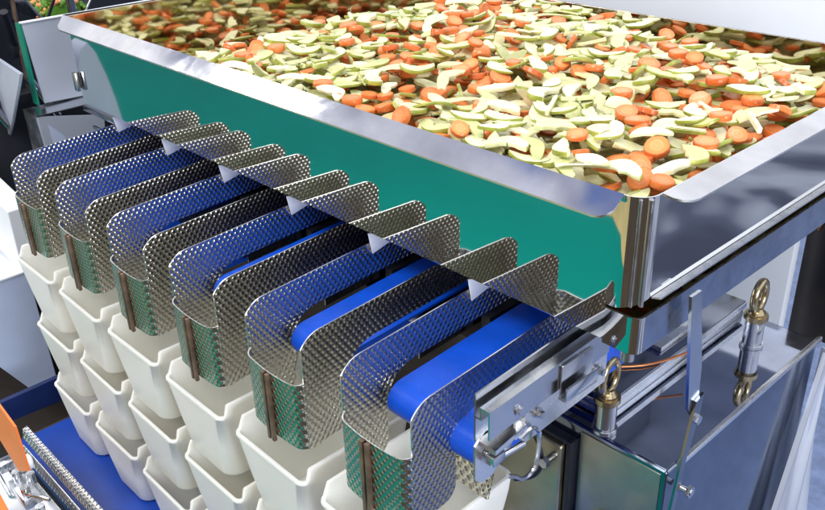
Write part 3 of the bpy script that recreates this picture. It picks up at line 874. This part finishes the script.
# ------------------------------------------------------------------ background right
wp = empty('white_machine_cover', (1.0, .32, -.2), 'broad pale white machine cover filling the view behind the hopper', 'machine cover')
bm = bmesh.new(); box(bm, .30, 3.2, .30, .34, .10, 1.6, .004); part(wp, 'panel', bm, M['white'])
lp = empty('white_side_panel', (1.15, .16, -1.1), 'pale blue-white upright panel behind the farther eyebolt', 'panel')
bm = bmesh.new(); box(bm, .95, 1.224, .15, .17, -1.10, .098, .003); part(lp, 'panel', bm, M['white'])
bm = bmesh.new(); tube(bm, smooth_path([(1.19, .147, .06), (1.185, .146, -.04), (1.178, .146, -.09), (1.16, .146, -.12), (1.13, .146, -.10)], 6), .004, 8); part(lp, 'tan_seal', bm, M['floor_tan'])
bp = empty('dark_side_panel', (1.27, .2, -1.1), 'dark scratched brown panel at the right edge under the frame', 'panel')
bm = bmesh.new(); box(bm, 1.2245, 1.40, .185, .20, -.23, .14, .002); part(bp, 'panel', bm, M['brownblack'])
bm = bmesh.new(); cyl(bm, (1.24, .183, -.05), (1.27, .183, .03), .0012); part(bp, 'scratch_rod', bm, M['rust_wire'])
pp = empty('edge_post', (1.31, .1, -1.1), 'pale steel post with tan edge at the far right', 'post')
bm = bmesh.new(); box(bm, 1.306, 1.36, .135, .150, -.13, .105, .002); part(pp, 'post', bm, M['steel'])
bm = bmesh.new(); box(bm, 1.302, 1.3055, .137, .148, -.13, .105, .001); part(pp, 'edge_seal', bm, M['floor_tan'])
# hanging film
bm = bmesh.new(); rows, cc_ = 24, 18
fg = [[None]*(cc_+1) for _ in range(rows+1)]
for a in range(rows+1):
    for b in range(cc_+1):
        u = a/rows; v = b/cc_
        x = 1.371+.004*math.sin(v*11+u*3)+.003*math.sin(v*23-u*2)+.004; y = -.098+.022*v-.17*u*(1-v)+.10*u*v
        fg[a][b] = bm.verts.new((x, y, -.068-.55*u))
for a in range(rows):
    for b in range(cc_): bm.faces.new([fg[a][b], fg[a+1][b], fg[a+1][b+1], fg[a][b+1]])
tag(link('plastic_film', bm, M['film'], sharp=180), 'crumpled clear plastic film hanging at the far right of the cabinet', 'film')

# ------------------------------------------------------------------ background left
nh = empty('neighbour_hopper', (.05, -.3, .04), 'pale grey steel side of the next hopper at upper left with green reflection painted on its edge', 'hopper')
bm = bmesh.new(); prism(bm, [(-.467, .195), (-.02, .185), (-.02, .03), (-.457, .045)], 'x', .046, .05, .0006); part(nh, 'side_panel', bm, M['greyface'])
bm = bmesh.new(); prism(bm, [(.028, .193), (.0495, .193), (.0495, .044), (.028, .044)], 'y', -.470, -.4665); part(nh, 'front_flange', bm, M['tape'])
bm = bmesh.new(); box(bm, .043, .053, -.469, -.02, .1945, .1968, .0006); part(nh, 'rim', bm, M['white'])
pn = empty('vegetable_pan', (-.2, -.3, .10), 'steel feed pan of mixed green and orange vegetables at the top left', 'pan')
bm = bmesh.new()
def quad_slab(pts, th=.003):
    v = [Vector(p) for p in pts]; n = (v[1]-v[0]).cross(v[2]-v[0]).normalized()*th
    a = [bm.verts.new(p) for p in v]; b = [bm.verts.new(p-n) for p in v]
    bm.faces.new(a); bm.faces.new(b[::-1])
    for i in range(4): bm.faces.new([a[i], b[i], b[(i+1) % 4], a[(i+1) % 4]])
quad_slab([(-.15, -.376, .197), (-.15, -.350, .152), (-.5, -.350, .152), (-.5, -.376, .197)])
quad_slab([(-.15, -.350, .152), (-.15, -.268, .146), (-.5, -.268, .146), (-.5, -.350, .152)])
quad_slab([(-.15, -.268, .146), (-.15, -.240, .185), (-.5, -.240, .185), (-.5, -.268, .146)])
bmesh.ops.recalc_face_normals(bm, faces=bm.faces)
part(pn, 'pan', bm, M['steel'])
bm = bmesh.new(); tube(bm, [(-.149, -.390, .222), (-.149, -.376, .197), (-.149, -.350, .1525), (-.149, -.340, .1475), (-.149, -.268, .1465), (-.149, -.240, .185)], .0018, 8); part(pn, 'pan_edge', bm, M['bright'])
# vegetables in it
vm = []
for k, key in enumerate(('veg_green', 'carrot')):
    bm = bmesh.new(); bm.loops.layers.uv.new('UVMap')
    for q in range(300 if k == 0 else 200):
        t = bmesh.new(); bmesh.ops.create_icosphere(t, subdivisions=1, radius=random.uniform(.004, .007))
        sx = random.uniform(.6, 1.7)
        for v in t.verts: v.co.x *= sx; v.co += Vector([random.uniform(-.0008, .0008) for _ in range(3)])
        yy = random.uniform(-.355, -.255); xx = random.uniform(-.48, -.15)
        zt = .157+.028*(1-((yy+.305)/.06)**2)+(-xx-.15)*.12
        merge(bm, t, 0, Matrix.Translation((xx, yy, zt-random.uniform(0, .012))) @ Matrix.Rotation(random.uniform(0, 3), 4, (random.random(), random.random(), 1)))
    o = link('mixed_vegetables', bm, M[key], sharp=180)
    tag(o, ('small green vegetable pieces' if k == 0 else 'small orange vegetable pieces')+' piled in the pan at top left', 'vegetables', None, 'stuff')
bm = bmesh.new(); prism(bm, [(-.352, .150), (-.262, .144), (-.27, .168), (-.30, .180), (-.335, .172)], 'x', -.49, -.152)
tag(link('vegetable_bed', bm, M['veg_green']), 'packed vegetables below the loose pieces in the left pan', 'vegetables', None, 'stuff')

wb = empty('pale_housing', (0, -.48, -.1), 'plain pale grey housing cut off by the left edge of the picture', 'housing')
bm = bmesh.new(); prism(bm, [(-.25, .150), (.084, .116), (-.024, .0), (-.171, -.136), (-.45, -.136), (-.45, .13)], 'y', -.50, -.494, .0015); part(wb, 'housing', bm, M['greyface'])
bk = empty('steel_bucket', (.1, -.44, -.014), 'tapered steel bucket hanging below the next hopper behind the leftmost guard', 'bucket')
bm = bmesh.new(); prism(bm, [(-.494, .039), (-.37, .012), (-.375, -.03), (-.491, -.055)], 'x', .095, .10, .0005); part(bk, 'side', bm, M['greyface'])
bm = bmesh.new(); box(bm, .04, .101, -.496, -.36, .0385, .0405); box(bm, .04, .0955, -.4955, -.4935, -.05, .038); part(bk, 'rim', bm, M['steel'])
bm = bmesh.new(); prism(bm, [(-.478, .020), (-.455, -.005), (-.44, -.035), (-.475, -.045)], 'x', .1003, .1012); part(bk, 'gusset', bm, M['whiteblue'])
ch = empty('pale_chute', (.15, -.62, -.4), 'pale blue discharge chute left of the white bins', 'chute')
bm = bmesh.new(); prism(bm, [(-.80, -.205), (-.592, -.224), (-.589, -.463), (-.642, -.461), (-.70, -.36), (-.80, -.36)], 'x', .13, .15, .001); part(ch, 'side', bm, M['whiteblue'])
bm = bmesh.new(); prism(bm, [(.148, -.224), (.151, -.10), (-.05, -.07), (-.05, -.20)], 'y', -.600, -.560, .001); box(bm, -.05, .152, -.80, -.588, -.2235, -.2195, .001); part(ch, 'top_tray', bm, M['white'])
gc = empty('grey_reflection_shape', (-1.05, -1.1, -1.10), 'unseen grey shape added to reflect in the left end of the hopper front', 'machine cover')
bm = bmesh.new(); prism(bm, [(-.98, -.42), (-1.045, -.17), (-1.065, -.125), (-1.093, -.108), (-1.116, -.144), (-1.137, -.222), (-1.152, -.308), (-1.163, -.42), (-1.18, -1.10), (-.98, -1.10)], 'x', -1.10, -1.0, .002); part(gc, 'cover', bm, M['greyface'])  # out of view, outline shaped only for its reflection in the hopper front
# dark linkage between the two machines
lk = empty('dark_linkage', (-.2, -.35, -.3), 'tangle of dark rods and brackets of the machine at the left', 'linkage')
bm = bmesh.new(); box(bm, -.62, -.58, -.75, .3, -1.0, .6); box(bm, -.10, -.06, -.56, -.05, -.6, .04, .003); part(lk, 'back_plate', bm, M['black'])
rr = random.Random(5)
for k in range(34):
    bm = bmesh.new(); x = rr.uniform(-.30, -.02); y = rr.uniform(-.58, -.30); z = rr.uniform(-.25, .22)
    d = Vector((rr.uniform(-.06, .06), rr.uniform(-.07, .07), rr.uniform(-.12, .12)))
    cyl(bm, (x, y, z), Vector((x, y, z))+d, rr.uniform(.003, .010), seg=12, bev=.0006)
    if k % 3 == 0: box(bm, x-.012, x+.012, y-.012, y+.012, z-.018, z+.01, .002)
    part(lk, 'rod', bm, M['dark_steel'] if k % 3 else M['black'])
lo_ = bpy.data.objects
bm = bmesh.new(); cyl(bm, (-.15, -.400, .25), (-.15, -.407, .10), .004, seg=14); cyl(bm, (-.15, -.407, .10), (-.15, -.41, -.03), .006, seg=14); part(lk, 'rod', bm, M['seam'])
bm = bmesh.new(); box(bm, .33, .345, -.455, -.43, .02, .11, .001); box(bm, .18, .34, -.44, -.43, .055, .066, .001); box(bm, .18, .34, -.43, -.425, .018, .024, .001); part(lk, 'bracket', bm, M['dark_steel'])

# ------------------------------------------------------------------ light
w = bpy.data.worlds.new('World'); sc.world = w; w.use_nodes = True
nt = w.node_tree; bg = nt.nodes['Background']
tc = nt.nodes.new('ShaderNodeTexCoord'); sp = nt.nodes.new('ShaderNodeSeparateXYZ'); nt.links.new(tc.outputs['Generated'], sp.inputs[0])
def mixc(f, a, b):
    m = nt.nodes.new('ShaderNodeMixRGB'); nt.links.new(f, m.inputs[0])
    for i, v in ((1, a), (2, b)):
        if isinstance(v, tuple): m.inputs[i].default_value = (*v, 1)
        else: nt.links.new(v, m.inputs[i])
    return m.outputs[0]
nz = noise(nt, 5.0, 2, .5, tc.outputs['Generated'])
ceil = ramp(nt, nz, [(.34, (.10, .18, .50)), (.40, (.45, .47, .58)), (.50, (.80, .82, .92)), (.60, (1.2, 1.2, 1.22))])
nz2 = noise(nt, 6, 3, .6, tc.outputs['Generated'])
wall = ramp(nt, nz2, [(.35, (.015, .03, .09)), (.5, (.06, .09, .18)), (.62, (.35, .40, .55))])
tanc = ramp(nt, nz2, [(.3, (.13, .10, .065)), (.7, (.38, .29, .16))])
fy = ramp(nt, math_node(nt, 'MULTIPLY_ADD', sp.outputs[1], -1.0, .0), [(.25, (0, 0, 0)), (.4, (1, 1, 1))])
side = mixc(fy, wall, tanc)
fz = ramp(nt, sp.outputs[2], [(.22, (0, 0, 0)), (.34, (1, 1, 1))])
nt.links.new(mixc(fz, side, ceil), bg.inputs[0]); bg.inputs[1].default_value = .95

def area(name, loc, target_, sx, sy, power, col):
    l = bpy.data.lights.new(name, 'AREA'); l.shape = 'RECTANGLE'; l.size = sx; l.size_y = sy; l.energy = power; l.color = col
    o = bpy.data.objects.new(name, l); COL.objects.link(o); o.location = loc
    o.rotation_euler = (Vector(target_)-Vector(loc)).to_track_quat('-Z', 'Y').to_euler(); return o
area('ceiling_lamp', (1.0, -2.0, 2.2), (.8, -.4, .1), 1.6, .7, 40, (1, .98, .93))
area('ceiling_lamp', (-2.1, -.75, 2.3), (.7, -.45, .1), .9, .4, 22, (1, .98, .95))
area('front_fill', (-1.1, -2.4, .7), (.75, -.67, -.2), 1.0, .6, 16, (1, .95, .86))  # unseen fill light added to brighten the bins
area('side_fill', (2.9, -.9, .25), (1.2, .1, -.02), .8, .5, 22, (.92, .96, 1))  # unseen fill light added to brighten the panel behind the cabinet
area('ceiling_lamp', (1.9, .6, 2.2), (.9, -.3, .1), 1.4, .4, 16, (.90, .95, 1))
area('ceiling_lamp', (1.6, -2.2, 2.0), (.8, -.5, -.1), 1.2, .5, 12, (1, .97, .92))

# ------------------------------------------------------------------ camera
yaw, pitch, roll = -.8221, -.4765, -.0289
C = Vector((1.679, -1.0436, .5254))
f = Vector((math.sin(yaw)*math.cos(pitch), math.cos(yaw)*math.cos(pitch), math.sin(pitch)))
r = Vector((math.cos(yaw), -math.sin(yaw), 0)); u = r.cross(f)
r2 = r*math.cos(roll)+u*math.sin(roll); u2 = -r*math.sin(roll)+u*math.cos(roll)
cam = bpy.data.cameras.new('camera'); co = bpy.data.objects.new('camera', cam); COL.objects.link(co)
cam.sensor_width = 36; cam.lens = 874.26/825*36; cam.clip_end = 200; cam.clip_start = .01
co.matrix_world = Matrix((( r2.x, u2.x, -f.x, C.x), (r2.y, u2.y, -f.y, C.y), (r2.z, u2.z, -f.z, C.z), (0, 0, 0, 1)))
sc.camera = co
sc.view_settings.view_transform = 'Standard'; sc.view_settings.look = 'None'; sc.view_settings.exposure = .15; sc.view_settings.gamma = 1
